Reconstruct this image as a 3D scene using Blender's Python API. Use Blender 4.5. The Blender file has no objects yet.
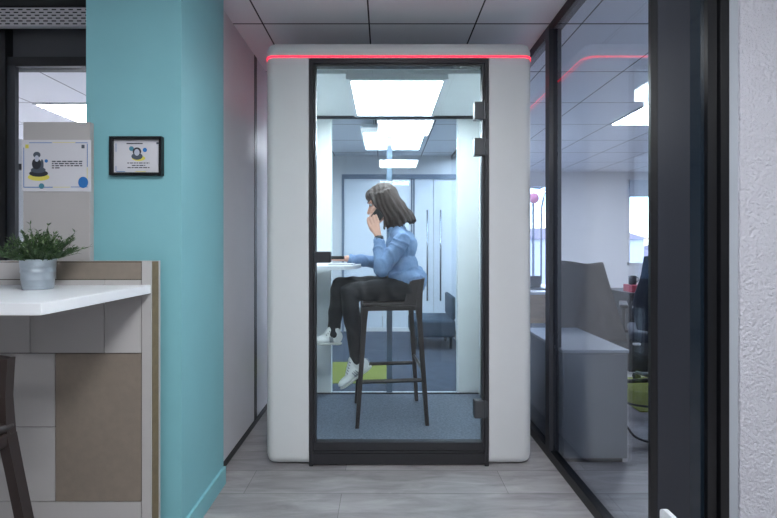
import bpy, bmesh, math, random
from mathutils import Vector, Matrix, noise
random.seed(7)
S = bpy.context.scene
C = S.collection
PI = math.pi

# ------------------------------------------------------------------ camera, world, exposure
cam_d = bpy.data.cameras.new('camera'); cam = bpy.data.objects.new('camera', cam_d); C.objects.link(cam)
cam.location = (0, 0, 1.168); cam.rotation_euler = (PI/2, 0, 0)
F = 390.0
cam_d.sensor_width = 36; cam_d.lens = F/777*36
cam_d.shift_x = 4.5/777; cam_d.shift_y = -13/777
cam_d.clip_start = 0.02; cam_d.clip_end = 500
S.camera = cam
w = bpy.data.worlds.new('world'); S.world = w; w.use_nodes = True
nt = w.node_tree
sky = nt.nodes.new('ShaderNodeTexSky'); sky.sky_type = 'NISHITA'
sky.sun_elevation = math.radians(50); sky.sun_rotation = math.radians(200); sky.sun_disc = False
sky.air_density = 1.0; sky.dust_density = 1.0
nt.links.new(sky.outputs[0], nt.nodes['Background'].inputs[0])
nt.nodes['Background'].inputs[1].default_value = 1.0
S.view_settings.view_transform = 'Standard'; S.view_settings.look = 'None'
S.view_settings.exposure = 0.0; S.view_settings.gamma = 1; S.view_settings.use_curve_mapping = False
L_POD, L_HALL, L_RIGHT, L_LEFT, L_LED = 20.0, 58.0, 50.0, 90.0, 3.4
L_REAR, L_HALL2 = 34.0, 30.0

# ------------------------------------------------------------------ materials
def srgb(c):
    c = [v/255 for v in c]
    return tuple((v/12.92 if v <= .04045 else ((v+.055)/1.055)**2.4) for v in c) + (1,)

def mat(name, col, rough=.6, metal=0, bump=0, bscale=60, var=0, vscale=8, emit=None, estr=0, coat=0, stretch=None, spec=.5, detail=3):
    m = bpy.data.materials.new(name); m.use_nodes = True
    t = m.node_tree; b = t.nodes['Principled BSDF']
    c = srgb(col) if max(col[:3]) > 1 else tuple(col[:3]) + (1,)
    b.inputs['Base Color'].default_value = c
    b.inputs['Roughness'].default_value = rough; b.inputs['Metallic'].default_value = metal
    b.inputs['Coat Weight'].default_value = coat
    b.inputs['Specular IOR Level'].default_value = spec
    co = t.nodes.new('ShaderNodeTexCoord'); mp = t.nodes.new('ShaderNodeMapping')
    t.links.new(co.outputs['Object'], mp.inputs[0])
    if stretch: mp.inputs['Scale'].default_value = stretch
    n = t.nodes.new('ShaderNodeTexNoise'); n.inputs['Scale'].default_value = vscale; n.inputs['Detail'].default_value = detail
    t.links.new(mp.outputs[0], n.inputs['Vector'])
    r = t.nodes.new('ShaderNodeMapRange')
    r.inputs[1].default_value = .3; r.inputs[2].default_value = .7
    v = max(var, .015)
    r.inputs[3].default_value = 1-v; r.inputs[4].default_value = 1+v
    t.links.new(n.outputs[0], r.inputs[0])
    mx = t.nodes.new('ShaderNodeVectorMath'); mx.operation = 'SCALE'
    mx.inputs[0].default_value = c[:3]
    t.links.new(r.outputs[0], mx.inputs['Scale']); t.links.new(mx.outputs[0], b.inputs['Base Color'])
    if bump:
        n2 = t.nodes.new('ShaderNodeTexNoise'); n2.inputs['Scale'].default_value = bscale; n2.inputs['Detail'].default_value = 4
        t.links.new(mp.outputs[0], n2.inputs['Vector'])
        bp = t.nodes.new('ShaderNodeBump'); bp.inputs['Strength'].default_value = bump; bp.inputs['Distance'].default_value = .01
        t.links.new(n2.outputs[0], bp.inputs['Height']); t.links.new(bp.outputs[0], b.inputs['Normal'])
    if emit:
        b.inputs['Emission Color'].default_value = srgb(emit) if max(emit) > 1 else tuple(emit)+(1,)
        b.inputs['Emission Strength'].default_value = estr
    return m

def glass(name, tint, refl=1.0, ior=1.5, rough=0.0):
    """thin architectural glass: clear transmission with a Fresnel mirror layer"""
    m = bpy.data.materials.new(name); m.use_nodes = True
    t = m.node_tree; t.nodes.remove(t.nodes['Principled BSDF'])
    out = t.nodes['Material Output']
    tr = t.nodes.new('ShaderNodeBsdfTransparent'); tr.inputs[0].default_value = tint + (1,)
    gl = t.nodes.new('ShaderNodeBsdfGlossy'); gl.inputs['Roughness'].default_value = rough
    gl.inputs[0].default_value = (refl, refl, refl, 1)
    fr = t.nodes.new('ShaderNodeFresnel'); ge = t.nodes.new('ShaderNodeNewGeometry'); mr = t.nodes.new('ShaderNodeMapRange')
    mr.inputs[3].default_value = ior; mr.inputs[4].default_value = 1/ior     # same reflectance on entry and exit of the thin pane
    t.links.new(ge.outputs['Backfacing'], mr.inputs[0]); t.links.new(mr.outputs[0], fr.inputs[0])
    mx = t.nodes.new('ShaderNodeMixShader')
    t.links.new(fr.outputs[0], mx.inputs[0]); t.links.new(tr.outputs[0], mx.inputs[1]); t.links.new(gl.outputs[0], mx.inputs[2])
    t.links.new(mx.outputs[0], out.inputs[0])
    return m

def brick_mat(name, c1, c2, cm, bw, rh, mortar, loc=(0, 0, 0), rot=(0, 0, 0), offset=0, rough=.7, grain=0, bump=0, spec=.5, squash=1):
    m = bpy.data.materials.new(name); m.use_nodes = True
    t = m.node_tree; b = t.nodes['Principled BSDF']; b.inputs['Roughness'].default_value = rough
    b.inputs['Specular IOR Level'].default_value = spec
    co = t.nodes.new('ShaderNodeTexCoord'); mp = t.nodes.new('ShaderNodeMapping')
    mp.inputs['Location'].default_value = loc; mp.inputs['Rotation'].default_value = rot
    t.links.new(co.outputs['Object'], mp.inputs[0])
    br = t.nodes.new('ShaderNodeTexBrick'); br.offset = offset; br.squash = squash
    br.inputs['Color1'].default_value = srgb(c1); br.inputs['Color2'].default_value = srgb(c2); br.inputs['Mortar'].default_value = srgb(cm)
    br.inputs['Scale'].default_value = 1; br.inputs['Mortar Size'].default_value = mortar
    br.inputs['Mortar Smooth'].default_value = .1; br.inputs['Bias'].default_value = 0
    br.inputs['Brick Width'].default_value = bw; br.inputs['Row Height'].default_value = rh
    t.links.new(mp.outputs[0], br.inputs['Vector'])
    last = br.outputs['Color']
    if grain:
        mp2 = t.nodes.new('ShaderNodeMapping'); mp2.inputs['Scale'].default_value = (1.0, 6, 1)
        t.links.new(co.outputs['Object'], mp2.inputs[0])
        n = t.nodes.new('ShaderNodeTexNoise'); n.inputs['Scale'].default_value = 3.0; n.inputs['Detail'].default_value = 8; n.inputs['Roughness'].default_value = .65
        n.inputs['Distortion'].default_value = .6
        t.links.new(mp2.outputs[0], n.inputs['Vector'])
        r = t.nodes.new('ShaderNodeMapRange'); r.inputs[1].default_value = .3; r.inputs[2].default_value = .7
        r.inputs[3].default_value = 1-grain; r.inputs[4].default_value = 1+grain
        t.links.new(n.outputs[0], r.inputs[0])
        n3 = t.nodes.new('ShaderNodeTexNoise'); n3.inputs['Scale'].default_value = 2.2; n3.inputs['Detail'].default_value = 2
        t.links.new(co.outputs['Object'], n3.inputs['Vector'])
        r3 = t.nodes.new('ShaderNodeMapRange'); r3.inputs[1].default_value = .3; r3.inputs[2].default_value = .7
        r3.inputs[3].default_value = .86; r3.inputs[4].default_value = 1.14
        t.links.new(n3.outputs[0], r3.inputs[0])
        mm = t.nodes.new('ShaderNodeMath'); mm.operation = 'MULTIPLY'
        t.links.new(r.outputs[0], mm.inputs[0]); t.links.new(r3.outputs[0], mm.inputs[1])
        sc = t.nodes.new('ShaderNodeVectorMath'); sc.operation = 'SCALE'
        t.links.new(last, sc.inputs[0]); t.links.new(mm.outputs[0], sc.inputs['Scale'])
        last = sc.outputs[0]
        bp = t.nodes.new('ShaderNodeBump'); bp.inputs['Strength'].default_value = .15; bp.inputs['Distance'].default_value = .004
        t.links.new(n.outputs[0], bp.inputs['Height']); t.links.new(bp.outputs[0], b.inputs['Normal'])
    t.links.new(last, b.inputs['Base Color'])
    return m

M = dict(
    floor=brick_mat('plank_floor', (155, 152, 153), (131, 128, 130), (92, 90, 92), 1.25, .19, .0012, offset=.37, rough=.42, grain=.30, loc=(.2, .06, 0)),
    ceiling=brick_mat('ceiling_tiles', (238, 240, 243), (234, 236, 240), (60, 62, 66), .594, .6, .0045, loc=(.677, -2.18, 0), rough=.9, spec=.1),
    teal=mat('teal_paint', (128, 184, 192), .55, bump=.03, bscale=200),
    white=mat('white_paint', (222, 222, 224), .6),
    panel=mat('white_wall_panel', (205, 205, 210), .35),
    rough=mat('rough_plaster', (192, 192, 201), .8, bump=1.0, bscale=105),
    bead=mat('smooth_grey_plaster', (160, 166, 174), .6),
    black=mat('black_metal', (15, 16, 20), .35),
    dark=mat('anthracite_metal', (46, 48, 54), .4),
    jamb=mat('dark_grey_laminate', (36, 39, 47), .35),
    gloss=mat('glossy_dark_panel', (22, 32, 42), .08, spec=.8),
    pod=mat('booth_shell_white', (208, 209, 210), .45),
    podin=mat('booth_felt_white', (226, 230, 230), .85),
    frame=mat('booth_frame_black', (38, 38, 42), .4),
    carpet=mat('booth_carpet', (106, 115, 128), .95, bump=.8, bscale=350, var=.2, vscale=75),
    hinge=mat('hinge_grey', (72, 74, 78), .35, metal=.4),
    glass=glass('booth_glass', (.93, .97, .985), .55, 1.45),
    rglass=glass('partition_glass', (.86, .89, .94), 1.0, 1.52),
    lglass=glass('window_glass', (.92, .93, .95), .8, 1.4),
    led=mat('red_led', (150, 10, 20), .4, emit=(1.0, .015, .04), estr=L_LED),
    podlamp=mat('booth_lamp', (255, 255, 255), .5, emit=(.88, .96, 1.0), estr=L_POD),
    halllamp=mat('hall_lamp', (255, 255, 255), .5, emit=(.94, .97, 1.0), estr=L_HALL),
    rightlamp=mat('office_lamp', (255, 255, 255), .5, emit=(.90, .95, 1.0), estr=L_RIGHT),
    halllamp2=mat('hall_side_lamp', (255, 255, 255), .5, emit=(.94, .97, 1.0), estr=L_HALL2),
    dimlamp=mat('switched_off_lamp', (235, 240, 245), .5, emit=(.85, .92, 1.0), estr=.35),
    leftlamp=mat('side_office_lamp', (255, 255, 255), .5, emit=(.96, .97, 1.0), estr=L_LEFT),
    rearlamp=mat('rear_room_lamp', (255, 255, 255), .5, emit=(.82, .90, 1.0), estr=L_REAR),
    lampframe=mat('lamp_frame_white', (225, 228, 230), .4),
    tile=mat('white_laminate_tile', (174, 171, 170), .45),
    beige=mat('beige_laminate_tile', (128, 117, 106), .6, bump=.1, bscale=300, var=.05, vscale=40),
    joint=mat('dark_joint', (70, 62, 54), .8),
    ply=mat('brown_ply_edge', (112, 98, 74), .7, var=.1, vscale=40),
    slab=mat('white_worktop', (226, 228, 232), .3),
    stool=mat('dark_brown_plastic', (40, 31, 29), .45),
    zinc=mat('zinc', (168, 178, 186), .38, metal=.75, var=.08, vscale=30),
    soil=mat('soil', (50, 40, 30), .9),
    leaf=mat('green_leaf', (50, 76, 42), .5, var=.35, vscale=60),
    leaf2=mat('pale_green_leaf', (82, 106, 62), .5, var=.3, vscale=60),
    paper=mat('paper', (204, 204, 210), .6),
    pblue=mat('poster_blue', (40, 110, 178), .6), pyel=mat('poster_yellow', (214, 204, 92), .6),
    pgrey=mat('poster_slate', (74, 84, 96), .6), pdark=mat('poster_charcoal', (42, 44, 52), .6), ptext=mat('poster_ink', (50, 50, 60), .6),
    ppale=mat('poster_skin', (186, 190, 205), .6), pteal=mat('poster_teal', (70, 130, 150), .6),
    skin=mat('skin', (214, 164, 142), .5),
    hair=mat('brown_hair', (54, 38, 31), .5, bump=.6, bscale=40, var=.35, vscale=30, stretch=(6, 6, 1)),
    denim=mat('blue_chambray', (118, 146, 184), .85, bump=.7, bscale=26, var=.1, vscale=18),
    trouser=mat('black_trousers', (22, 22, 26), .8, var=.15, vscale=20, bump=.2, bscale=90),
    shoe=mat('white_shoe_leather', (222, 224, 222), .5), sole=mat('shoe_sole', (205, 205, 200), .6),
    lace=mat('shoe_lace', (90, 94, 100), .7), trim=mat('shoe_grey_trim', (128, 134, 140), .6),
    strap=mat('black_rubber', (18, 18, 20), .5), eye=mat('eye_dark', (30, 24, 22), .3), lip=mat('lip', (176, 96, 92), .5),
    chrome=mat('brushed_steel', (176, 180, 184), .25, metal=.95),
    doorwhite=mat('door_white_lacquer', (226, 232, 240), .25),
    stile=mat('grey_stile', (120, 132, 150), .5),
    grille=mat('perforated_metal', (200, 196, 200), .5, metal=.1),
    hole=mat('grille_hole', (36, 36, 40), .9),
    header=mat('dark_header', (30, 31, 32), .7), header2=mat('grey_header', (74, 75, 80), .7),
    cab=mat('grey_cabinet', (112, 116, 122), .5), cabtop=mat('cabinet_top', (150, 156, 164), .4),
    jacket=mat('taupe_cloth', (104, 98, 94), .95, bump=.4, bscale=20, var=.15, vscale=9),
    chair=mat('dark_blue_cloth', (44, 50, 62), .9, bump=.3, bscale=150),
    wood=mat('oak_desk', (208, 180, 148), .5, var=.15, vscale=6, stretch=(1, 1, 8)),
    red=mat('red_plastic', (170, 60, 80), .5), mug=mat('dark_mug', (30, 34, 44), .3),
    rug=mat('lime_carpet', (126, 132, 58), .95, bump=.5, bscale=200, var=.1, vscale=40),
    greyrug=mat('grey_carpet', (66, 74, 88), .95, bump=.5, bscale=200, var=.15, vscale=12),
    outside=mat('pale_building', (200, 208, 222), .9), ground=mat('street', (150, 152, 158), .9), rooft=mat('pale_roof', (160, 150, 158), .9),
    pink=mat('pink_sign', (190, 120, 145), .6), pole=mat('sign_pole', (80, 90, 105), .5),
    sofa=mat('teal_grey_fabric', (52, 68, 84), .9, bump=.3, bscale=100),
    blind=mat('roller_blind', (196, 204, 216), .9),
)

# ------------------------------------------------------------------ mesh helpers
def link(name, bm, m, parent=None, smooth=False, mats=None):
    me = bpy.data.meshes.new(name); bmesh.ops.recalc_face_normals(bm, faces=bm.faces); bm.to_mesh(me); bm.free()
    for q in (mats or [m]): me.materials.append(q)
    o = bpy.data.objects.new(name, me); C.objects.link(o)
    if smooth:
        for p in me.polygons: p.use_smooth = True
    if parent:
        o.parent = parent
        o.location = -Vector(parent.location) if parent.parent is None else Vector((0, 0, 0))
        if parent.parent is None and parent.rotation_euler.z:
            raise ValueError('parent rotated')
    return o

def box(bm, x0, x1, y0, y1, z0, z1, mi=0, bevel=0, seg=2):
    v = [bm.verts.new(p) for p in ((x0, y0, z0), (x1, y0, z0), (x1, y1, z0), (x0, y1, z0), (x0, y0, z1), (x1, y0, z1), (x1, y1, z1), (x0, y1, z1))]
    fs = [bm.faces.new([v[i] for i in f]) for f in ((0, 3, 2, 1), (4, 5, 6, 7), (0, 1, 5, 4), (1, 2, 6, 5), (2, 3, 7, 6), (3, 0, 4, 7))]
    for f in fs: f.material_index = mi
    if bevel:
        es = set(e for f in fs for e in f.edges)
        r = bmesh.ops.bevel(bm, geom=list(es), offset=bevel, segments=seg, affect='EDGES', profile=.5)
        for f in r['faces']: f.material_index = mi
    return fs

def tube(bm, a, b, ra, rb=None, n=12, cap=True, mi=0):
    a, b = Vector(a), Vector(b); rb = ra if rb is None else rb
    d = (b-a); q = d.to_track_quat('Z', 'Y')
    A = [bm.verts.new(a + q @ Vector((ra*math.cos(2*PI*i/n), ra*math.sin(2*PI*i/n), 0))) for i in range(n)]
    B = [bm.verts.new(b + q @ Vector((rb*math.cos(2*PI*i/n), rb*math.sin(2*PI*i/n), 0))) for i in range(n)]
    for i in range(n):
        f = bm.faces.new((A[i], A[(i+1) % n], B[(i+1) % n], B[i])); f.material_index = mi
    if cap:
        bm.faces.new(A[::-1]).material_index = mi; bm.faces.new(B).material_index = mi

def ell(bm, c, r, rot=None, sub=3):
    m = Matrix.Translation(Vector(c))
    if rot is not None: m = m @ rot.to_4x4()
    m = m @ Matrix.Diagonal((*r, 1)) if not isinstance(r, (int, float)) else m @ Matrix.Scale(r, 4)
    bmesh.ops.create_icosphere(bm, subdivisions=sub, radius=1, matrix=m)

def cap(bm, a, b, ra, rb=None, n=16):
    rb = ra if rb is None else rb
    tube(bm, a, b, ra, rb, n); ell(bm, a, ra, sub=2); ell(bm, b, rb, sub=2)

def chain(bm, pts, rs):
    for i in range(len(pts)-1): cap(bm, pts[i], pts[i+1], rs[i], rs[i+1])

def poly_tube(bm, pts, r, n=8):
    pts = [Vector(p) for p in pts]; rings = []
    for i, p in enumerate(pts):
        d = (pts[min(i+1, len(pts)-1)] - pts[max(i-1, 0)]); q = d.to_track_quat('Z', 'Y')
        rr = r[i] if isinstance(r, (list, tuple)) else r
        rings.append([bm.verts.new(p + q @ Vector((rr*math.cos(2*PI*k/n), rr*math.sin(2*PI*k/n), 0))) for k in range(n)])
    for i in range(len(rings)-1):
        for k in range(n):
            bm.faces.new((rings[i][k], rings[i][(k+1) % n], rings[i+1][(k+1) % n], rings[i+1][k]))
    bm.faces.new(rings[0][::-1]); bm.faces.new(rings[-1])

def lathe(bm, prof, c=(0, 0, 0), n=40, mi=0):
    c = Vector(c); rings = []
    for r, z in prof:
        rings.append([bm.verts.new(c + Vector((r*math.cos(2*PI*k/n), r*math.sin(2*PI*k/n), z))) for k in range(n)])
    for i in range(len(rings)-1):
        for k in range(n):
            bm.faces.new((rings[i][k], rings[i][(k+1) % n], rings[i+1][(k+1) % n], rings[i+1][k])).material_index = mi
    return rings

def bx(name, x0, x1, y0, y1, z0, z1, m, parent=None, bevel=0, seg=2, smooth=False):
    bm = bmesh.new(); box(bm, x0, x1, y0, y1, z0, z1, bevel=bevel, seg=seg)
    return link(name, bm, m, parent, smooth)

def boxes(name, lst, m, parent=None, bevel=0):
    bm = bmesh.new()
    for b in lst: box(bm, *b, bevel=bevel)
    return link(name, bm, m, parent)

def bake(o):
    """replace the mesh of o by its modified mesh"""
    dg = bpy.context.evaluated_depsgraph_get(); dg.update()
    me = bpy.data.meshes.new_from_object(o.evaluated_get(dg)); old = o.data
    o.modifiers.clear(); o.data = me; me.name = o.name; bpy.data.meshes.remove(old)

def blob(name, bm, m, parent, voxel=.005, smooth=6, disp=None):
    o = link(name, bm, m, parent)
    r = o.modifiers.new('r', 'REMESH'); r.mode = 'VOXEL'; r.voxel_size = voxel; r.use_smooth_shade = True
    s = o.modifiers.new('s', 'SMOOTH'); s.factor = .5; s.iterations = smooth
    bake(o)
    if not o.data.materials: o.data.materials.append(m)
    if disp:
        nrm = [v.normal.copy() for v in o.data.vertices]
        for v, n_ in zip(o.data.vertices, nrm): v.co += n_*disp(v.co)
    for p in o.data.polygons: p.use_smooth = True
    return o

def empty(name, loc, label, cat, group=None):
    o = bpy.data.objects.new(name, None); C.objects.link(o); o.location = loc
    return tag(o, label, cat, group)
def tag(o, label=None, cat=None, group=None, kind=None):
    if label: o['label'] = label
    if cat: o['category'] = cat
    if group: o['group'] = group
    if kind: o['kind'] = kind
    return o
def struct(o): o['kind'] = 'structure'; return o
def copy_tree(o, parent=None):
    c = o.copy(); C.objects.link(c); c.parent = parent
    for ch in [k for k in o.children]: copy_tree(ch, c)
    return c
def at(px, py, D): return Vector(((px-384)*D/F, D, 1.168-(py-246)*D/F))

H = 2.41
# ------------------------------------------------------------------ structure
struct(bx('floor', -5, 6, -3.2, 6.5, -.1, 0, M['floor']))
struct(bx('ceiling', -5, 6, -3.2, 6.6, H, H+.1, M['ceiling']))
struct(bx('wall_back', -5, 6, -3.3, -3.2, 0, H, M['white']))
struct(bx('wall_outer_left', -5.1, -5, -3.3, 6.6, 0, H, M['white']))
struct(bx('wall_outer_right', 6, 6.1, -3.3, 6.6, 0, H, M['white']))
# corridor left wall of white panels
struct(boxes('wall_left', [(-.893, -.843, 1.925, 2.532, .035, H), (-.893, -.843, 2.582, 3.9, .035, H), (-.893, -.843, 3.912, 5.36, .035, H)], M['panel']))
struct(boxes('trim_1', [(-.893, -.841, 2.532, 2.582, 0, H), (-.893, -.850, 3.9, 3.912, 0, H)], M['black']))
struct(boxes('baseboard_left', [(-.885, -.838, 1.925, 5.36, 0, .035)], M['black']))
# teal column
struct(bx('wall_column', -1.161, -.79, 1.52, 1.92, 0, H, M['teal']))
struct(bx('baseboard_column', -.79, -.778, 1.515, 1.92, 0, .085, M['teal']))
# far facade with two windows, at y 6.5
YF = 6.5
W3 = (-4.6, -1.4, .85, 2.28)  # unseen window, added to bring daylight into the left office
W1, W2 = (1.2, 2.95, .45, 2.2), (4.05, 5.6, .85, 2.28)
struct(boxes('wall_far', [(-5, W3[0], YF, YF+.1, 0, H), (W3[1], W1[0], YF, YF+.1, 0, H), (W3[0], W3[1], YF, YF+.1, 0, W3[2]), (W3[0], W3[1], YF, YF+.1, W3[3], H), (W1[1], W2[0], YF, YF+.1, 0, H), (W2[1], 6, YF, YF+.1, 0, H),
      (W1[0], W1[1], YF, YF+.1, 0, W1[2]), (W1[0], W1[1], YF, YF+.1, W1[3], H), (W2[0], W2[1], YF, YF+.1, 0, W2[2]), (W2[0], W2[1], YF, YF+.1, W2[3], H)], M['white']))
for i, (a, b, c, d) in enumerate((W1, W2, W3)):
    r = struct(boxes('window_%d' % (i+1), [(a, a+.04, YF-.01, YF+.06, c, d), (b-.04, b, YF-.01, YF+.06, c, d), (a, b, YF-.01, YF+.06, c, c+.04), (a, b, YF-.01, YF+.06, d-.04, d)], M['white']))
    bx('pane', a+.04, b-.04, YF+.02, YF+.03, c+.04, d-.04, M['lglass'], r)
tag(bx('roller_blind', 4.06, 5.58, YF-.06, YF-.04, 1.98, 2.26, M['blind']), 'pale roller blind pulled partly down over the far right office window', 'blind')

# rear wall with doors, seen through the booth
YR = 5.36
struct(boxes('wall_rear', [(-.843, 1.95, YR, YR+.1, 2.15, H), (-.843, -.56, YR, YR+.1, 0, 2.15), (1.75, 1.95, YR, YR+.1, 0, 2.15)], M['white']))
struct(boxes('trim_2', [(-.56, 1.75, YR-.02, YR+.05, 2.09, 2.15), (-.58, -.55, YR-.02, YR+.05, 0, 2.15)], M['stile']))
struct(boxes('baseboard_rear', [(-.843, 1.95, YR-.012, YR, 0, .05)], M['white']))
for i, (a, b, hx) in enumerate(((-.55, -.02, -.1), (-.02, .37, None), (.42, .68, .59), (.68, 1.75, .77))):
    d = struct(bx('door_%d' % (i+1), a+.004, b-.004, YR, YR+.04, .01, 2.09, M['doorwhite']))
    if hx:
        bm = bmesh.new(); tube(bm, (hx, YR-.045, .42), (hx, YR-.045, 1.66), .012); tube(bm, (hx, YR-.045, .6), (hx, YR, .6), .008); tube(bm, (hx, YR-.045, 1.5), (hx, YR, 1.5), .008)
        link('handle', bm, M['chrome'], d, True)
struct(boxes('trim_3', [(.372, .386, YR-.015, YR+.04, 0, 2.09), (.404, .418, YR-.015, YR+.04, 0, 2.09)], M['stile']))

# ------------------------------------------------------------------ right glass partition
XG = .917
gp = empty('glass_partition', (XG, 3.0, 0), 'tall black framed glass partition along the right side of the hall', 'glass partition')
bx('bottom_rail', XG-.012, XG+.03, 1.315, 5.36, 0, .05, M['black'], gp)
bx('top_rail', XG+.008, XG+.06, 1.315, 5.36, H-.055, H-.001, M['black'], gp)
for y in (2.13, 3.3, 4.4): bx('mullion', XG-.015, XG+.052, y, y+.05, .05, H-.055, M['dark'], gp)
bx('end_post', XG-.028, XG-.005, 1.300, 1.312, 0, H-.001, M['black'], gp)
for a, b in ((1.3125, 2.13), (2.18, 3.3), (3.35, 4.4), (4.45, 5.36)):
    bx('pane', XG+.008, XG+.018, a, b, .05, H-.055, M['rglass'], gp)
# dark jamb facing the camera and the rough wall to its right
struct(bx('wall_right_jamb', XG-.004, 1.02, 1.30, 1.3115, 0, H, M['jamb']))
struct(bx('trim_4', 1.02, 1.075, 1.31, 1.42, 0, H, M['gloss']))
struct(boxes('trim_5', [(1.075, 1.105, 1.295, 1.42, 0, H), (1.110, 1.138, 1.285, 1.42, 0, H)], M['black']))
struct(bx('trim_6', 1.138, 1.178, 1.298, 1.42, 0, H, M['bead']))
struct(bx('wall_right', 1.178, 6.0, 1.29, 1.42, 0, H, M['rough']))

# ------------------------------------------------------------------ left office glazing
YL = 1.9
lg = empty('office_glazing', (-2.4, YL, 0), 'black framed office glazing behind the counter, left of the teal column', 'glazing')
bx('header', -5, -1.165, YL-.02, YL+.08, 2.325, H-.001, M['header'], lg)
bx('upper_panel', -5, -1.165, YL+.03, YL+.06, 2.095, 2.325, M['header2'], lg)
boxes('transom', [(-5, -1.165, YL, YL+.07, 2.045, 2.09)], M['black'], lg)
bx('mullion', -1.866, -1.836, YL-.01, YL+.03, .05, 2.325, M['black'], lg)
bx('mullion', -1.836, -1.798, YL+.0, YL+.02, .05, 2.05, M['dark'], lg)
bx('bottom_rail', -5, -1.165, YL, YL+.06, 0, .05, M['black'], lg)
bx('pane', -1.86, -1.19, YL+.025, YL+.035, .05, 2.045, M['lglass'], lg)
bx('pane', -5, -1.862, YL+.025, YL+.035, .05, 2.045, M['lglass'], lg)
bx('door_rail', -2.4, -1.78, YL+.075, YL+.10, 1.555, 1.585, M['dark'], lg)
# perforated grille strip under the header
bm = bmesh.new()
box(bm, -5, -1.185, YL-.045, YL-.021, 2.215, 2.302)
x = -3.2; row = 0
for r_ in range(6):
    z = 2.222 + r_*.0135
    k = 0; x = -3.2 + (.02 if r_ % 2 else 0)
    while x < -1.19:
        box(bm, x, x+.021, YL-.0465, YL-.044, z, z+.005, mi=1); x += .04
link('perforated_grille', bm, None, lg, mats=[M['grille'], M['hole']])
# white pillar-like locker behind the glazing
lk = empty('locker', (-2.45, 2.75, 0), 'white locker with rounded edges behind the office glazing at far left', 'locker')
bx('body', -2.62, -2.42, 2.6, 2.9, 0, 1.89, M['white'], lk, .03, 4)
bx('door', -2.60, -2.44, 2.59, 2.602, .05, 1.84, M['doorwhite'], lk)
bx('lock', -2.47, -2.455, 2.583, 2.592, 1.15, 1.19, M['dark'], lk)

# ------------------------------------------------------------------ ceiling lamps (recessed in the tile grid)
def lamp(x, y, m, label, g):
    t = empty('ceiling_lamp', (x, y, H), label, 'ceiling lamp', g)
    s = .297; z = H-.012
    boxes('lamp_frame', [(x-s, x+s, y-s, y-s+.018, z, H), (x-s, x+s, y+s-.018, y+s, z, H), (x-s, x-s+.018, y-s+.018, y+s-.018, z, H), (x+s-.018, x+s, y-s+.018, y+s-.018, z, H)], M['lampframe'], t)
    bx('diffuser', x-s+.018, x+s-.018, y-s+.018, y+s-.018, z+.003, H-.001, m, t)
gx = lambda k: -.677 + .594*k + .297
gy = lambda k: 2.18 + .6*k + .3
lamp(gx(1), gy(-4), M['halllamp'], 'square white ceiling lamp over the hall in front of the booth', 'hall lamps')
lamp(gx(1), gy(-7), M['halllamp2'], 'square white ceiling lamp over the hall behind the viewpoint', 'hall lamps')
lamp(gx(4), gy(-6), M['halllamp2'], 'square white ceiling lamp over the right part of the hall', 'hall lamps')
lamp(gx(5), gy(2), M['rightlamp'], 'bright square ceiling lamp seen through the right glass partition', 'office lamps')
lamp(gx(7), gy(3), M['rightlamp'], 'square ceiling lamp farther right in the right office', 'office lamps')
lamp(gx(-4), gy(2), M['leftlamp'], 'bright square ceiling lamp seen through the left office glazing', 'side office lamps')
lamp(gx(-5), gy(5), M['leftlamp'], 'unseen square lamp added near the far wall to brighten the left office', 'side office lamps')  # added fill lamp, out of view behind the column
lamp(gx(-6), gy(4), M['leftlamp'], 'unseen square lamp added deep in the left office to brighten it', 'side office lamps')  # second added fill for the left office ceiling, out of view
tl = empty('ceiling_lamp', (.095, 4.02, H), 'boxy square lamp hung just under the passage ceiling behind the booth', 'ceiling lamp', 'passage lamps')
boxes('lamp_frame', [(-.215, .405, 3.68, 3.70, 2.24, 2.30), (-.215, .405, 4.34, 4.36, 2.24, 2.30), (-.215, -.195, 3.70, 4.34, 2.24, 2.30), (.385, .405, 3.70, 4.34, 2.24, 2.30)], M['lampframe'], tl)
bx('diffuser', -.195, .385, 3.70, 4.34, 2.243, 2.29, M['rearlamp'], tl)
bx('housing', -.215, .405, 3.68, 4.36, 2.3005, 2.32, M['lampframe'], tl)
for x_, y_ in ((-.1, 3.8), (.29, 3.8), (-.1, 4.24), (.29, 4.24)): bx('hanger', x_-.004, x_+.004, y_-.004, y_+.004, 2.3205, H-.001, M['chrome'], tl)
lamp(gx(3), gy(4), M['rearlamp'], 'unseen square lamp added behind the booth at its right to light the rear room', 'passage lamps')  # added light source for the rear room, kept out of view by the booth

# ------------------------------------------------------------------ phone booth
X0, X1, Y0, Y1, ZB, ZT = -.632, .790, 2.062, 3.00, .003, 2.257
pod = empty('phone_booth', (.08, 2.6, 0), 'white office phone booth with black framed glass door and red light line', 'phone booth')
bm = bmesh.new(); box(bm, X0, X1, Y0, Y1, ZB, ZT)
bmesh.ops.bevel(bm, geom=list(bm.edges), offset=.054, segments=8, affect='EDGES', profile=.5)
bmesh.ops.recalc_face_normals(bm, faces=bm.faces)
shell = link('shell', bm, M['pod'], pod)
def cut(o, b):
    q = bx('cutter', *b, M['podin']); md = o.modifiers.new('b', 'BOOLEAN'); md.operation = 'DIFFERENCE'; md.solver = 'EXACT'; md.object = q
    md.material_mode = 'TRANSFER'
    bake(o); bpy.data.objects.remove(q)
cut(shell, (-.555, .712, 2.165, 2.92, .05, 2.14))
cut(shell, (-.3985, .557, 1.9, 2.2, -.1, 2.162))
cut(shell, (-.397, .556, 2.9, 3.2, .05, 2.14))
for p in shell.data.polygons: p.use_smooth = True
try:
    shell.data.set_sharp_from_angle(angle=math.radians(30))
except Exception as e: print(e)
boxes('plinth', [(-.36, .52, 2.14, 2.96, 0.001, .0485)], M['frame'], pod)
bx('floor_carpet', -.553, .710, 2.168, 2.918, .0505, .064, M['carpet'], pod)
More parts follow.
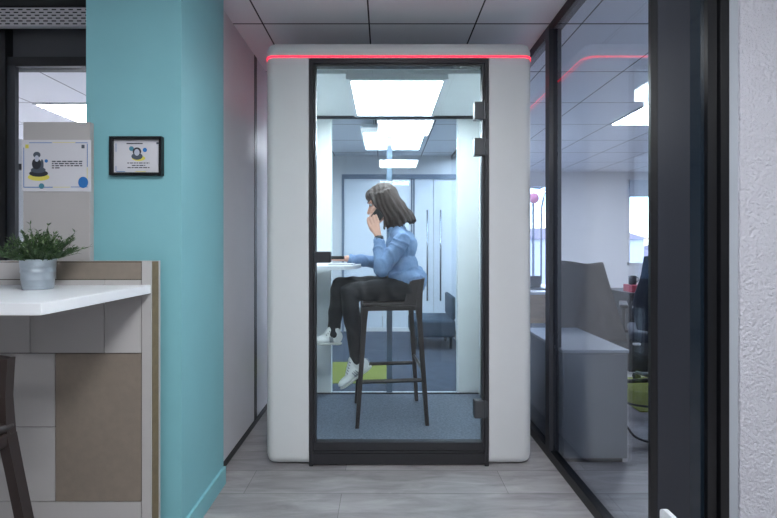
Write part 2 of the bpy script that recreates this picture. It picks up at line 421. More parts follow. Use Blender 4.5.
bx('rear_carpet', -.395, .554, 2.92, 2.948, .0505, .064, M['carpet'], pod)
# outer frame (flush with the facade)
a, b, zt = -.3965, .555, 2.160
boxes('door_frame', [(a, a+.02, Y0+.002, Y0+.07, 0.002, zt), (b-.02, b, Y0+.002, Y0+.07, 0.002, zt), (a+.02, b-.02, Y0+.002, Y0+.07, zt-.022, zt)], M['frame'], pod)
boxes('threshold', [(a+.02, b-.02, Y0+.004, Y0+.07, .012, .066), (a+.02, b-.02, Y0+.012, Y0+.07, .066, .074), (a+.02, b-.02, Y0+.008, Y0+.07, .074, .082)], M['frame'], pod)
# door leaf
dl = link('door', (lambda q: (box(q, a+.023, a+.034, Y0+.008, Y0+.045, .085, zt-.024), box(q, b-.034, b-.023, Y0+.008, Y0+.045, .085, zt-.024),
     box(q, a+.034, b-.034, Y0+.008, Y0+.045, .085, .125), box(q, a+.034, b-.034, Y0+.008, Y0+.045, zt-.036, zt-.024), q)[-1])(bmesh.new()), M['frame'], pod)
def sub(name, bmx, m, smooth=False, par=dl):
    o = link(name, bmx, m, None, smooth); o.parent = par; return o
bm = bmesh.new(); box(bm, a+.032, b-.032, Y0+.02, Y0+.028, .12, zt-.03); sub('pane', bm, M['glass'])
for z in (at(0, 113, 2.1).z, at(0, 148.5, 2.1).z, at(0, 406.5, 2.1).z):
    bm = bmesh.new(); box(bm, .478, .530, Y0-.004, Y0+.034, z-.047, z+.047, bevel=.004); box(bm, .530, .550, Y0-.002, Y0+.02, z-.04, z+.04, bevel=.002); tube(bm, (.533, Y0, z-.047), (.533, Y0, z+.047), .006)
    h = sub('hinge', bm, M['hinge'])
bm = bmesh.new(); box(bm, -.372, -.282, Y0-.006, Y0+.036, 1.079, 1.139, bevel=.005)
hd = sub('handle', bm, M['dark'])
bm = bmesh.new(); tube(bm, (-.31, Y0+.036, 1.105), (-.31, Y0+.062, 1.105), .009); box(bm, -.318, -.215, Y0+.056, Y0+.068, 1.096, 1.114, bevel=.005)
o = link('lever', bm, M['strap'], pod)
# led line wrapping the corners
def rrpath(off):
    R = .054; pts = []
    pts.append((X0-off, 2.93))
    for k in range(0, 13):
        t = PI + (PI/2)*k/12; pts.append((X0+R+(R+off)*math.cos(t), Y0+R+(R+off)*math.sin(t)))
    for k in range(0, 13):
        t = -PI/2 + (PI/2)*k/12; pts.append((X1-R+(R+off)*math.cos(t), Y0+R+(R+off)*math.sin(t)))
    pts.append((X1+off, 2.93)); return pts
bm = bmesh.new(); O, I = rrpath(.0025), rrpath(-.004)
z0, z1 = 2.1645, 2.174
vo = [[bm.verts.new((p[0], p[1], z)) for z in (z0, z1)] for p in O]; vi = [[bm.verts.new((p[0], p[1], z)) for z in (z0, z1)] for p in I]
for i in range(len(O)-1):
    bm.faces.new((vo[i][0], vo[i+1][0], vo[i+1][1], vo[i][1])); bm.faces.new((vi[i][0], vi[i][1], vi[i+1][1], vi[i+1][0]))
    bm.faces.new((vo[i][1], vo[i+1][1], vi[i+1][1], vi[i][1])); bm.faces.new((vo[i][0], vi[i][0], vi[i+1][0], vo[i+1][0]))
link('light_strip', bm, M['led'], pod)
# interior ceiling light
boxes('ceiling_light', [(-.215, .363, 2.20, 2.225, 2.108, 2.139), (-.215, .363, 2.815, 2.84, 2.108, 2.139), (-.215, -.19, 2.225, 2.815, 2.108, 2.139), (.338, .363, 2.225, 2.815, 2.108, 2.139)], M['lampframe'], pod)
bx('light_diffuser', -.19, .338, 2.225, 2.815, 2.112, 2.138, M['podlamp'], pod)
# rear glazing
bx('rear_trim', -.553, .710, 2.908, 2.919, 2.118, 2.139, M['dark'], pod); bx('rear_sill', -.553, .71, 2.908, 2.919, .0645, .072, M['dark'], pod)
bx('rear_pane', -.3965, .555, 2.95, 2.96, .052, 2.139, M['glass'], pod)
bx('rear_mullion', .020, .063, 2.962, 2.998, .052, 2.139, M['stile'], pod)
# wall table, rounded free end
bm = bmesh.new(); n = 20; pts = [(-.553, 2.37), (-.553, 2.88)]
for k in range(n+1):
    t = PI/2 - PI*k/n; pts.append((-.27 + .115*math.cos(t), 2.625 + .255*math.sin(t)))
lo = [bm.verts.new((p[0], p[1], 1.022)) for p in pts]; hi = [bm.verts.new((p[0], p[1], 1.045)) for p in pts]
bm.faces.new(lo); bm.faces.new(hi[::-1])
for i in range(len(pts)): bm.faces.new((lo[i], lo[(i+1) % len(pts)], hi[(i+1) % len(pts)], hi[i]))
link('wall_table', bm, M['slab'], pod)
bm = bmesh.new(); box(bm, .704, .713, 2.3, 2.36, .9, .98, bevel=.003); link('socket_plate', bm, M['white'], pod)

# things on the booth table
nb = empty('notebook', (-.27, 2.6, 1.045), 'open white notebook lying on the booth table under her hand', 'notebook')
bm = bmesh.new(); box(bm, -.36, -.20, 2.52, 2.62, 1.0455, 1.051, bevel=.001); box(bm, -.36, -.20, 2.622, 2.72, 1.0455, 1.051, bevel=.001); link('pages', bm, M['paper'], nb)
bm = bmesh.new(); box(bm, -.365, -.195, 2.515, 2.725, 1.0450, 1.0455); link('cover', bm, M['pgrey'], nb)

# ------------------------------------------------------------------ bar stools
def make_stool(label, cat, open_back=False):
    t = empty('bar_stool', (0, 0, 0), label, cat)
    m = M['stool']
    sx, sy, zs = .165, .165, .745
    # seat pan with softened rim
    bm = bmesh.new(); box(bm, -sx-.015, sx+.015, -sy-.01, sy+.01, zs-.012, zs+.012, bevel=.011, seg=3)
    for v in bm.verts: v.co.z -= .012*max(0, 1-((v.co.x/sx)**2+(v.co.y/sy)**2)/2) if v.co.z > zs else 0
    link('seat', bm, m, t, True)
    bm = bmesh.new()
    for s in (-1, 1): box(bm, -sx, sx, s*sy-.012, s*sy+.012, zs-.04, zs-.01, bevel=.004)
    for s in (-1, 1): box(bm, s*sx-.012, s*sx+.012, -sy, sy, zs-.04, zs-.01, bevel=.004)
    link('seat_frame', bm, m, t)
    feet = {}
    for a_, s in ((-1, -1), (-1, 1), (1, -1), (1, 1)):
        top = Vector((a_*sx, s*sy, zs-.015)); foot = Vector((a_*.215, s*(.262 if open_back else .19), .0))
        feet[(a_, s)] = (top, foot)
        bm = bmesh.new(); d = (foot-top).normalized()
        q = []
        for k, (f, hw) in enumerate(((0, .012 if open_back else .021), (.12, .0115 if open_back else .0155), (1, .0115))):
            p = top.lerp(foot, f); q.append([bm.verts.new((p.x+i*hw, p.y+j*hw, p.z)) for i, j in ((-1, -1), (1, -1), (1, 1), (-1, 1))])
        for k in range(2):
            for i in range(4): bm.faces.new((q[k][i], q[k][(i+1) % 4], q[k+1][(i+1) % 4], q[k+1][i]))
        bm.faces.new(q[0][::-1]); bm.faces.new(q[2])
        link('leg', bm, m, t)
    def on(k, z): a0, b0 = feet[k]; f = (a0.z-z)/(a0.z-b0.z); return a0.lerp(b0, f)
    for k1, k2, z in (((-1, -1), (1, -1), .275), ((-1, 1), (1, 1), .275), ((-1, -1), (-1, 1), .275), ((1, -1), (1, 1), .33)):
        p, q2 = on(k1, z), on(k2, z); bm = bmesh.new(); tube(bm, p, q2, .0125, n=4); link('footrest', bm, m, t)
    # rear posts carry on upward into a low back
    tops = []
    for s_ in (-1, 1):
        bm = bmesh.new(); q = []
        for z, x_, y_, hw in ((zs-.02, sx, s_*sy, .0115 if open_back else .021), (zs+.07, sx+.008, s_*(sy+(-.012 if open_back else .006)), .010 if open_back else .015), (zs+.155, sx+.024, s_*(sy+(-.022 if open_back else .010)), .010)):
            q.append([bm.verts.new((x_+i*hw, y_+j*hw, z)) for i, j in ((-1, -1), (1, -1), (1, 1), (-1, 1))])
        for k in range(2):
            for i in range(4): bm.faces.new((q[k][i], q[k][(i+1) % 4], q[k+1][(i+1) % 4], q[k+1][i]))
        bm.faces.new(q[0][::-1]); bm.faces.new(q[2]); link('back_post', bm, m, t)
    bm = bmesh.new(); n = 16; rows = []
    z_lo = zs+.135 if open_back else zs+.005
    for z, fl in ((z_lo, .018 if open_back else 0), (zs+.155, .024)):
        ri = []
        for k in range(n+1):
            u = -1+2*k/n
            ri.append((sx+fl-.006+.03*(1-u*u), u*(sy+(-.022 if open_back else .012)), z))
        rows.append(([bm.verts.new(p) for p in ri], [bm.verts.new((p[0]+.016, p[1], p[2])) for p in ri]))
    (a0, a1), (b0, b1) = rows
    for k in range(n):
        bm.faces.new((a0[k], b0[k], b0[k+1], a0[k+1])); bm.faces.new((a1[k], a1[k+1], b1[k+1], b1[k])); bm.faces.new((b0[k], b1[k], b1[k+1], b0[k+1])); bm.faces.new((a0[k], a0[k+1], a1[k+1], a1[k]))
    for k in (0, n): bm.faces.new((a0[k], a1[k], b1[k], b0[k]))
    link('backrest', bm, m, t)
    if not open_back:
        for s_ in (-1, 1):      # side wings running forward from the back
            bm = bmesh.new(); y0_ = s_*(sy+.008)
            pr_ = [(sx-.09, zs+.0), (sx+.01, zs+.0), (sx+.03, zs+.155), (sx-.055, zs+.145)]
            va = [bm.verts.new((p[0], y0_-.006, p[1])) for p in pr_]; vb2 = [bm.verts.new((p[0], y0_+.006, p[1])) for p in pr_]
            bm.faces.new(va); bm.faces.new(vb2[::-1])
            for i in range(4): bm.faces.new((va[i], va[(i+1) % 4], vb2[(i+1) % 4], vb2[i]))
            link('side_wing', bm, m, t)
    return t
st = make_stool('dark brown bar stool inside the booth with the woman on it', 'bar stool'); st.location = (.035, 2.575, .0645); st.rotation_euler.z = math.radians(5)
s2 = make_stool('dark brown open-backed bar stool cut by the left frame edge, at the counter', 'bar stool', True); s2.location = (-1.045, .745, 0); s2.rotation_euler.z = math.radians(90)

# ------------------------------------------------------------------ person
pr = empty('person', (.11, 2.57, .81), 'seated person in blue shirt and black trousers holding a phone to the ear', 'person')
P = at
hipL, hipR = P(408, 289, 2.48), P(408, 287, 2.66)
kneeL, kneeR = P(349, 292, 2.44), P(340, 286, 2.57)
ankL, ankR = P(357, 356, 2.44), P(333, 333, 2.47)
shL, shR = P(402, 240, 2.42), P(403, 238, 2.73)
elL, wrL = P(381, 270, 2.39), P(379, 238, 2.455)
elR, wrR = P(376, 262, 2.78), P(347, 258.6, 2.69)
pelvis, lumbar, chest, neckb = P(405, 284, 2.57), P(403, 266, 2.57), P(400, 247, 2.575), P(396, 229, 2.57)
hc = P(382, 203, 2.565)      # head centre
pitch = math.radians(22)
Rh = Matrix.Rotation(pitch, 3, 'Y').inverted() @ Matrix(((-1, 0, 0), (0, -1, 0), (0, 0, 1)))  # local +x = face direction
def hl(x, y, z): return hc + Rh @ Vector((x, y, z))
# body (one continuous skin)
bm = bmesh.new()
ell(bm, hl(-.012, 0, .025), (.094, .074, .088), Rh); ell(bm, hl(.022, 0, -.035), (.066, .058, .078), Rh)
ell(bm, hl(.06, 0, -.095), (.026, .028, .022), Rh); ell(bm, hl(.045, 0, -.07), (.036, .042, .036), Rh)
cap(bm, hl(.076, 0, .012), hl(.106, 0, -.028), .009, .0125); ell(bm, hl(.098, .011, -.033), .009, sub=2); ell(bm, hl(.098, -.011, -.033), .009, sub=2)
ell(bm, hl(.087, 0, -.058), (.010, .022, .006), Rh, 2); ell(bm, hl(.085, 0, -.070), (.011, .019, .007), Rh, 2)
cap(bm, hl(.077, .018, .03), hl(.068, .05, .028), .009, .008); cap(bm, hl(.077, -.018, .03), hl(.068, -.05, .028), .009, .008)
for s in (-1, 1): ell(bm, hl(.058, s*.042, -.025), (.022, .016, .022), Rh, 2); ell(bm, hl(-.008, s*.076, -.012), (.016, .008, .030), Rh, 2)
chain(bm, [hl(-.03, 0, -.05), neckb + Vector((0, 0, .02)), chest], [.050, .048, .055])
ell(bm, chest, (.065, .12, .10)); ell(bm, lumbar, (.075, .12, .10)); ell(bm, pelvis, (.09, .14, .09))
chain(bm, [neckb-Vector((0, 0, .015)), shL], [.038, .036]); chain(bm, [neckb-Vector((0, 0, .015)), shR], [.038, .036])
chain(bm, [shL, elL, wrL], [.036, .030, .023]); chain(bm, [shR, elR, wrR], [.042, .033, .023])
chain(bm, [hipL, kneeL, ankL], [.07, .048, .034]); chain(bm, [hipR, kneeR, ankR], [.07, .048, .034])
cap(bm, ankL, P(352, 375, 2.435), .030, .018); cap(bm, ankR, P(326, 341, 2.45), .030, .018)
# left hand raised along the cheek
cheek = hl(.02, 0, 0)
pL = wrL + Vector((-.012, .012, .045)); pL2 = wrL + Vector((-.030, .022, .085))
for off in (-.024, -.008, .008, .024):
    d = Vector((math.cos(.55), 0, math.sin(.55)))*off
    cap(bm, wrL, pL2+d, .019, .013)
base = pL2
for i, (off, ln) in enumerate(((-.030, .058), (-.010, .070), (.010, .074), (.030, .064))):
    d = Vector((math.cos(.55), 0, math.sin(.55)))*off
    k0 = base + d; k1 = k0 + Vector((-.012, .004, ln*.5)); k2 = k1 + Vector((-.004, .006, ln*.30)); k3 = k2 + Vector((.002, .007, ln*.24))
    chain(bm, [k0, k1, k2, k3], [.0115, .0095, .0085, .0075])
chain(bm, [wrL+Vector((-.02, .015, .03)), wrL+Vector((-.05, .028, .055)), wrL+Vector((-.062, .032, .088))], [.015, .011, .009])
# right hand resting on the table with a light curl
pR = wrR + Vector((-.075, -.012, -.004))
for off in (-.027, -.009, .009, .027): cap(bm, wrR, pR+Vector((0, off, 0)), .019, .013)
for off, ln in ((-.032, .062), (-.011, .072), (.011, .068), (.032, .055)):
    k0 = pR+Vector((0, off, 0)); k1 = k0+Vector((-ln*.5, off*.15, .004)); k2 = k1+Vector((-ln*.28, off*.05, -.010)); k3 = k2+Vector((-ln*.18, 0, -.010))
    chain(bm, [k0, k1, k2, k3], [.0115, .0095, .0085, .0075])
chain(bm, [wrR+Vector((-.02, -.02, 0)), wrR+Vector((-.055, -.048, -.002)), wrR+Vector((-.085, -.055, -.006))], [.014, .011, .009])
blob('body', bm, M['skin'], pr, .0042, 3)
# facial details
for s in (-1, 1):
    bm = bmesh.new(); ell(bm, hl(.073, s*.032, .012), (.010, .012, .009), Rh, 2); o = link('eye', bm, M['paper'], pr, True)
    bm = bmesh.new(); ell(bm, hl(.0815, s*.032, .010), (.0035, .006, .006), Rh, 2); o2 = link('iris', bm, M['eye'], None, True); o2.parent = o
    bm = bmesh.new(); cap(bm, hl(.086, s*.018, .036), hl(.074, s*.052, .036), .004, .003); link('eyebrow', bm, M['hair'], pr, True)
bm = bmesh.new(); ell(bm, hl(.0955, 0, -.0595), (.006, .020, .0045), Rh, 2); ell(bm, hl(.0935, 0, -.069), (.006, .017, .005), Rh, 2); link('lips', bm, M['lip'], pr, True)
# hair
bm = bmesh.new()
ell(bm, hl(-.022, 0, .032), (.104, .088, .098), Rh); ell(bm, hl(.02, 0, .068), (.07, .07, .052), Rh)
rb_ = random.Random(3)
for i in range(64):
    u = i/63; ang = -2.0 + 4.0*u       # around the back from right side to left side
    r0 = hl(-.02 - .085*math.cos(ang), .082*math.sin(ang), .035 + .02*math.cos(i*1.7))
    r1 = hl(-.035 - .085*math.cos(ang*.9), .092*math.sin(ang), -.05)
    down = Vector((.040 + .04*math.cos(ang) + rb_.uniform(-.012, .012), rb_.uniform(-.01, .01) - .06*math.sin(ang)*0, -.10))
    r2 = r1 + down*.62
    r3 = r2 + Vector((.030*math.cos(ang)+.004, 0, -.055+rb_.uniform(-.012, .012)))
    chain(bm, [r0, r1, r2, r3], [.013, .015, .013, .006])
for s in (-1, 1):   # front locks beside the face
    for k in range(7):
        r0 = hl(.05-.012*k, s*.062, .075-.004*k); r1 = hl(.046-.014*k, s*.084, .0); r2 = hl(.016-.013*k, s*.090, -.075); r3 = r2 + Vector((.004+.007*k, 0, -.090-.003*k))
        chain(bm, [r0, r1, r2, r3], [.013, .012, .011, .006])
blob('hair', bm, M['hair'], pr, .0045, 3, disp=lambda c: (.0035 if c.z < hc.z+.02 else .0012)*math.sin(170*c.x+75*c.z+8*noise.noise(c*6)) + .002*noise.noise(Vector((c.x*70, c.y*70, c.z*14))))
# shirt
bm = bmesh.new()
ell(bm, chest, (.092, .152, .120)); ell(bm, lumbar, (.094, .145, .11)); ell(bm, P(404, 276, 2.57), (.100, .158, .085)); ell(bm, P(395, 258, 2.57), (.09, .13, .10))
chain(bm, [neckb, shL], [.054, .05]); chain(bm, [neckb, shR], [.054, .05]); ell(bm, P(405, 246, 2.57), (.08, .14, .10))
chain(bm, [shL, shL.lerp(elL, .5), elL, elL.lerp(wrL, .55), elL.lerp(wrL, .86)], [.052, .050, .046, .042, .036]); chain(bm, [shR, elR, elR.lerp(wrR, .85)], [.056, .046, .034])
chain(bm, [P(410, 280, 2.47), P(404, 291, 2.455)], [.066, .035]); chain(bm, [P(414, 279, 2.57), P(417, 286, 2.57)], [.09, .05])
def folds(c):
    q_ = 6*noise.noise(c*7)
    v = .0075*(1-abs(math.sin(30*(c.z*.8+c.x*.75) + q_)))**2 + .0055*noise.noise(c*17) - .001
    return v*.9
blob('shirt', bm, M['denim'], pr, .0055, 4, disp=folds)
bm = bmesh.new()   # collar
for s in (-1, 1):
    chain(bm, [neckb+Vector((.045, 0, .035)), neckb+Vector((.02, s*.062, .025)), neckb+Vector((-.05, s*.03, -.012))], [.014, .013, .011])
blob('collar', bm, M['denim'], pr, .005, 2)
bm = bmesh.new()
dL = (wrL-elL).normalized(); tube(bm, elL.lerp(wrL, .85), elL.lerp(wrL, .92), .037, .036, 20); link('cuff', bm, M['denim'], pr, True)
bm = bmesh.new(); tube(bm, elR.lerp(wrR, .84), elR.lerp(wrR, .92), .035, .034, 20); link('cuff', bm, M['denim'], pr, True)
# trousers
bm = bmesh.new()
ell(bm, P(407, 289, 2.57), (.088, .165, .085)); chain(bm, [hipL, hipL.lerp(kneeL, .5), kneeL, kneeL.lerp(ankL, .4), kneeL.lerp(ankL, 1.06)], [.078, .072, .058, .054, .041])
chain(bm, [hipR, hipR.lerp(kneeR, .5), kneeR, kneeR.lerp(ankR, .4), kneeR.lerp(ankR, 1.03)], [.078, .072, .060, .052, .040])
blob('trousers', bm, M['trouser'], pr, .0055, 4, disp=lambda c: .003*math.sin(60*c.x+40*c.z+4*noise.noise(c*9)))
# shoes: built along a heel-to-toe frame
def shoe(heel, toe, up, m1):
    f = (toe-heel).normalized(); l = up.cross(f).normalized(); u = f.cross(l).normalized(); Ln = (toe-heel).length
    T = lambda a_, b_, c_: heel + f*a_*Ln + l*b_ + u*c_
    R = Matrix((f, l, u)).transposed()
    bm = bmesh.new()
    ell(bm, T(.14, 0, .045), (.045, .034, .042), R); ell(bm, T(.45, 0, .036), (.075, .036, .032), R); ell(bm, T(.78, 0, .026), (.062, .041, .026), R); cap(bm, T(.18, 0, .05), T(.24, 0, .088), .038, .036); cap(bm, T(.50, 0, .055), T(.30, 0, .105), .024, .028); cap(bm, T(.66, 0, .04), T(.40, 0, .085), .024, .028)
    s = blob('shoe', bm, m1, pr, .004, 3)
    bm = bmesh.new(); ell(bm, T(.13, 0, .006), (.045, .035, .012), R); ell(bm, T(.45, 0, .006), (.09, .034, .012), R); ell(bm, T(.77, 0, .006), (.066, .043, .012), R)
    o = blob('sole', bm, M['sole'], None, .004, 2); o.parent = s
    bm = bmesh.new()
    for k in range(5):
        a_ = .40+.062*k; h = .122-.0115*k
        poly_tube(bm, [T(a_, -.026, h-.018), T(a_+.015, 0, h-.004), T(a_, .026, h-.018)], .003, 6)
    o = link('laces', bm, M['lace'], None, True); o.parent = s
    for sd in (-1, 1):
        bm = bmesh.new()
        poly_tube(bm, [T(.33, sd*.0395, .026), T(.52, sd*.0395, .026)], .003, 6)
        for a_ in (.38, .44, .50): poly_tube(bm, [T(a_-.03, sd*.040, .018), T(a_, sd*.0385, .038), T(a_+.02, sd*.032, .052)], .0035, 6)
        o = link('side_stripes', bm, M['trim'], None, True); o.parent = s
    bm = bmesh.new(); poly_tube(bm, [T(-.045, 0, .03), T(-.04, 0, .06)], .012, 8)
    o = link('heel_tab', bm, M['trim'], None, True); o.parent = s
    # opening collar of the shoe
    return s
for s_, a_, b_, u_ in ((0, P(370, 368, 2.45), P(343, 388, 2.41), Vector((-.5, 0, 1))), (1, P(338, 344, 2.48), P(317, 344, 2.42), Vector((0, 0, 1)))):
    shoe(a_, b_, u_, M['shoe'])
# ankle socks
for a_, k_ in ((ankL, kneeL), (ankR, kneeR)):
    pass
# watch
bm = bmesh.new(); wc = elL.lerp(wrL, .98); dv = (wrL-elL).normalized()
tube(bm, wc-dv*.012, wc+dv*.012, .030, .029, 24); wt = link('watch', bm, M['strap'], pr, True)
bm = bmesh.new(); tube(bm, wc+Vector((0, -.027, 0)), wc+Vector((0, -.037, 0)), .017, n=20); o = link('watch_face', bm, M['gloss'], None, True); o.parent = wt
# phone in the hand
ph = empty('mobile_phone', hl(.02, -.09, -.02), 'black mobile phone held against the cheek of the seated person', 'mobile phone')
bm = bmesh.new(); box(bm, -.033, .033, -.004, .004, -.066, .066, bevel=.0035)
mt = Matrix.Translation(hl(.034, .082, -.058)) @ (Matrix.Rotation(math.radians(38), 4, 'Y'))
bmesh.ops.transform(bm, matrix=mt, verts=bm.verts); link('case', bm, M['strap'], ph)
bm = bmesh.new(); box(bm, -.033, .033, .0041, .0046, -.068, .068); bmesh.ops.transform(bm, matrix=mt, verts=bm.verts); link('screen', bm, M['gloss'], ph)

# ------------------------------------------------------------------ counter
YP = 1.39
pt = empty('counter_partition', (-1.9, 1.43, 0), 'low partition clad in white and beige tiles under the white counter', 'partition')
XE = -.827
bx('core', -3.4, XE-.0005, YP+.0045, 1.4315, 0, 1.112, M['ply'], pt)
bx('back_laminate', -3.4, XE, 1.432, 1.4425, 0, 1.114, M['tile'], pt)
bx('joint_sheet', -3.4, XE-.003, YP+.001, YP+.004, 0, 1.112, M['joint'], pt)
bx('end_tile', (142.5-384)/280.6, XE, YP-.004, YP+.0005, 0, 1.114, M['tile'], pt)
sx_ = lambda p: (p-384)/280.6
sz_ = lambda p: 1.168-(p-246)/280.6
g = .0016
def tiles(lst, name, m):
    boxes(name, [(sx_(x0)+g, sx_(x1)-g, YP-.004, YP+.0005, max(sz_(y1), 0)+g, sz_(y0)-g) for x0, x1, y0, y1 in lst], m, pt)
tiles([(57, 142, 262, 279.5), (56, 142, 353, 501)], 'beige_tile', M['beige'])
tiles([(-80, 57, 262, 279.5), (-120, 30, 279.5, 353) if False else (-120, 31, 300, 353), (-60, 105, 279.5, 300), (105, 142, 279.5, 353), (31, 105, 300, 353), (-60, 56, 353, 426.5), (-60, 56, 426.5, 501), (-60, 142, 501, 573), (-200, -60, 279.5, 300), (-200, -120, 300, 353), (-200, -60, 353, 501), (-200, -60, 501, 573), (-200, -80, 262, 279.5)], 'white_tile', M['tile'])
ct = tag(bx('worktop', -3.4, -.827, .94, YP-.006, 1.0, 1.03, M['slab'], bevel=.002), 'white rectangular worktop projecting from the low tiled partition', 'worktop')

# upright white board behind the partition, with its poster
vb = tag(bx('upright_board', -1.359, -1.107, 1.468, 1.489, 0, 1.635, M['tile'], bevel=.002), 'tall white upright board rising behind the tiled partition', 'board')
# posters -------------------------------------------------------------
def disc(bm, cx, cz, rx, rz, y, n=24, mi=0, th=.0004):
    v = [bm.verts.new((cx+rx*math.cos(2*PI*i/n), y, cz+rz*math.sin(2*PI*i/n))) for i in range(n)]
    v2 = [bm.verts.new((p.co.x, y-th, p.co.z)) for p in v]
    bm.faces.new(v2).material_index = mi
    for i in range(n): bm.faces.new((v[i], v[(i+1) % n], v2[(i+1) % n], v2[i])).material_index = mi
def rect(bm, x0, x1, z0, z1, y, mi=0): box(bm, x0, x1, y-.0004, y, z0, z1, mi=mi)
PM = [M['pblue'], M['pyel'], M['pgrey'], M['pdark'], M['ptext'], M['ppale'], M['pteal']]
def pic(u0, v0, u1, v1, x0, x1, z0, z1):   # poster px -> world
    fx = lambda u: x0+(u-u0)/(u1-u0)*(x1-x0); fz = lambda v: z1-(v-v0)/(v1-v0)*(z1-z0); return fx, fz
p1 = empty('poster', (-1.252, 1.466, 1.479), 'white poster with blue and yellow border on the upright board', 'poster')
s262 = 1.466/F
xa, xb, zb, za = (22-384)*s262, (91-384)*s262, 1.168-(191.5-246)*s262, 1.168-(140-246)*s262
bx('sheet', xa, xb, 1.4645, 1.4675, zb, za, M['paper'], p1)
fx, fz = pic(145, 100, 600, 435, xa, xb, zb, za)
bm = bmesh.new(); y = 1.4643
R = lambda a_, b_, c_, d_, mi: rect(bm, fx(a_), fx(b_), fz(d_), fz(c_), y, mi)
R(195, 345, 117, 121, 0); R(350, 500, 115, 118, 1); R(500, 580, 117, 121, 0); R(576, 580, 125, 275, 0); R(158, 162, 150, 408, 0); R(158, 350, 405, 410, 0); R(470, 580, 404, 408, 0); R(352, 465, 406, 409, 1)
R(170, 192, 130, 155, 1); R(540, 560, 132, 155, 2); R(576, 579, 280, 350, 1)
disc(bm, fx(551), fz(376), fx(584)-fx(551), fx(588)-fx(551), y-.0001, mi=0); disc(bm, fx(277), fz(400), fx(295)-fx(277), fx(295)-fx(277), y-.0002, mi=6); disc(bm, fx(308), fz(237), fx(319)-fx(308), fx(319)-fx(308), y, mi=0)
disc(bm, fx(258), fz(342), fx(330)-fx(258), fz(342)-fz(366), y, mi=1)
disc(bm, fx(258), fz(318), fx(320)-fx(258), fz(318)-fz(340), y-.0004, mi=3); disc(bm, fx(256), fz(296), fx(305)-fx(256), fz(296)-fz(316), y-.0008, mi=2)
disc(bm, fx(245), fz(256), fx(275)-fx(245), fz(256)-fz(292), y-.0012, mi=3); disc(bm, fx(248), fz(222), fx(262)-fx(248), fz(205)-fz(226), y-.0016, mi=5); disc(bm, fx(248), fz(198), fx(272)-fx(248), fz(180)-fz(200), y-.0014, mi=2)
disc(bm, fx(281), fz(262), fx(292)-fx(281), fz(232)-fz(268), y-.001, mi=2)
rr = random.Random(5)
for z_, ln in ((240, 195), (254, 190), (268, 195), (282, 50)):
    u = 345
    while u < 345+ln:
        w_ = rr.uniform(10, 34); R(u, min(u+w_, 545), z_-3.5, z_+3.5, 4); u += w_+7
link('print', bm, None, p1, mats=PM)
p2 = empty('picture_frame', (-.96, 1.52, 1.515), 'small black framed picture hanging on the teal column', 'picture frame')
x0, x1, z0, z1 = (111-384)/258.0, (163-384)/258.0, 1.168+(246-175.5)/258.0, 1.168+(246-137)/258.0
t_ = .010; yf0, yf1 = 1.500, 1.5195
boxes('frame', [(x0, x1, yf0, yf1, z0, z0+t_), (x0, x1, yf0, yf1, z1-t_, z1), (x0, x0+t_, yf0, yf1, z0+t_, z1-t_), (x1-t_, x1, yf0, yf1, z0+t_, z1-t_)], M['black'], p2)
bx('print', x0+t_, x1-t_, yf1-.006, yf1, z0+t_, z1-t_, M['paper'], p2)
fx, fz = pic(90, 140, 440, 400, x0+t_, x1-t_, z0+t_, z1-t_)
bm = bmesh.new(); y = yf1-.0062
R(185, 305, 166, 174, 4); R(408, 424, 160, 175, 2); R(104, 108, 170, 235, 0); R(104, 108, 345, 385, 0); R(108, 175, 386, 391, 0); R(250, 330, 386, 391, 1); R(432, 436, 280, 340, 1)
disc(bm, fx(275), fz(285), fx(325)-fx(275), fz(265)-fz(287), y, mi=1); disc(bm, fx(322), fz(220), fx(338)-fx(322), fx(338)-fx(322), y, mi=0); disc(bm, fx(222), fz(210), fx(240)-fx(222), fx(240)-fx(222), y, mi=6)
disc(bm, fx(264), fz(270), fx(306)-fx(264), fz(245)-fz(272), y-.0006, mi=2); disc(bm, fx(264), fz(232), fx(296)-fx(264), fz(205)-fz(236), y-.001, mi=3); disc(bm, fx(264), fz(240), fx(284)-fx(264), fz(220)-fz(246), y-.0014, mi=5)
for z_, a0, ln in ((322, 190, 168), (341, 225, 100), (358, 192, 165)):
    u = a0
    while u < a0+ln:
        w_ = rr.uniform(12, 30); R(u, min(u+w_, a0+ln), z_-3.5, z_+3.5, 4); u += w_+6
link('illustration', bm, None, p2, mats=PM)

# ------------------------------------------------------------------ potted plant
px_, py_ = -1.108, 1.25
pp = empty('potted_plant', (px_, py_, 1.03), 'small bushy green plant in a zinc pot on the white worktop', 'potted plant')
bm = bmesh.new()
prof = [(0, .0005), (.039, .0005), (.0395, .004), (.0415, .030), (.0425, .031), (.0425, .033), (.0425, .052), (.0438, .0535), (.0442, .055), (.0442, .060), (.0434, .0615), (.0438, .070), (.045, .0715), (.045, .073), (.0455, .092), (.0475, .094), (.0475, .097), (.0455, .097), (.0435, .09), (.040, .01), (0, .009)]
lathe(bm, prof, (px_, py_, 1.03), 48); link('pot', bm, M['zinc'], pp, True)
bm = bmesh.new(); lathe(bm, [(0, .088), (.0432, .086)], (px_, py_, 1.03), 32); link('soil', bm, M['soil'], pp)
bm = bmesh.new(); bs = bmesh.new(); rl = random.Random(11)
def leafm(bm, p, d, ln, wd, mi):
    d = d.normalized(); side = d.cross(Vector((rl.uniform(-.4, .4), rl.uniform(-.4, .4), 1))).normalized(); nn = side.cross(d)
    a0 = bm.verts.new(p); t1 = bm.verts.new(p+d*ln + nn*ln*-.12); m1 = bm.verts.new(p+d*ln*.45+side*wd+nn*wd*.3); m2 = bm.verts.new(p+d*ln*.45-side*wd+nn*wd*.3); c_ = bm.verts.new(p+d*ln*.5)
    for f in ((a0, m1, c_), (a0, c_, m2), (m1, t1, c_), (c_, t1, m2)): bm.faces.new(f).material_index = mi
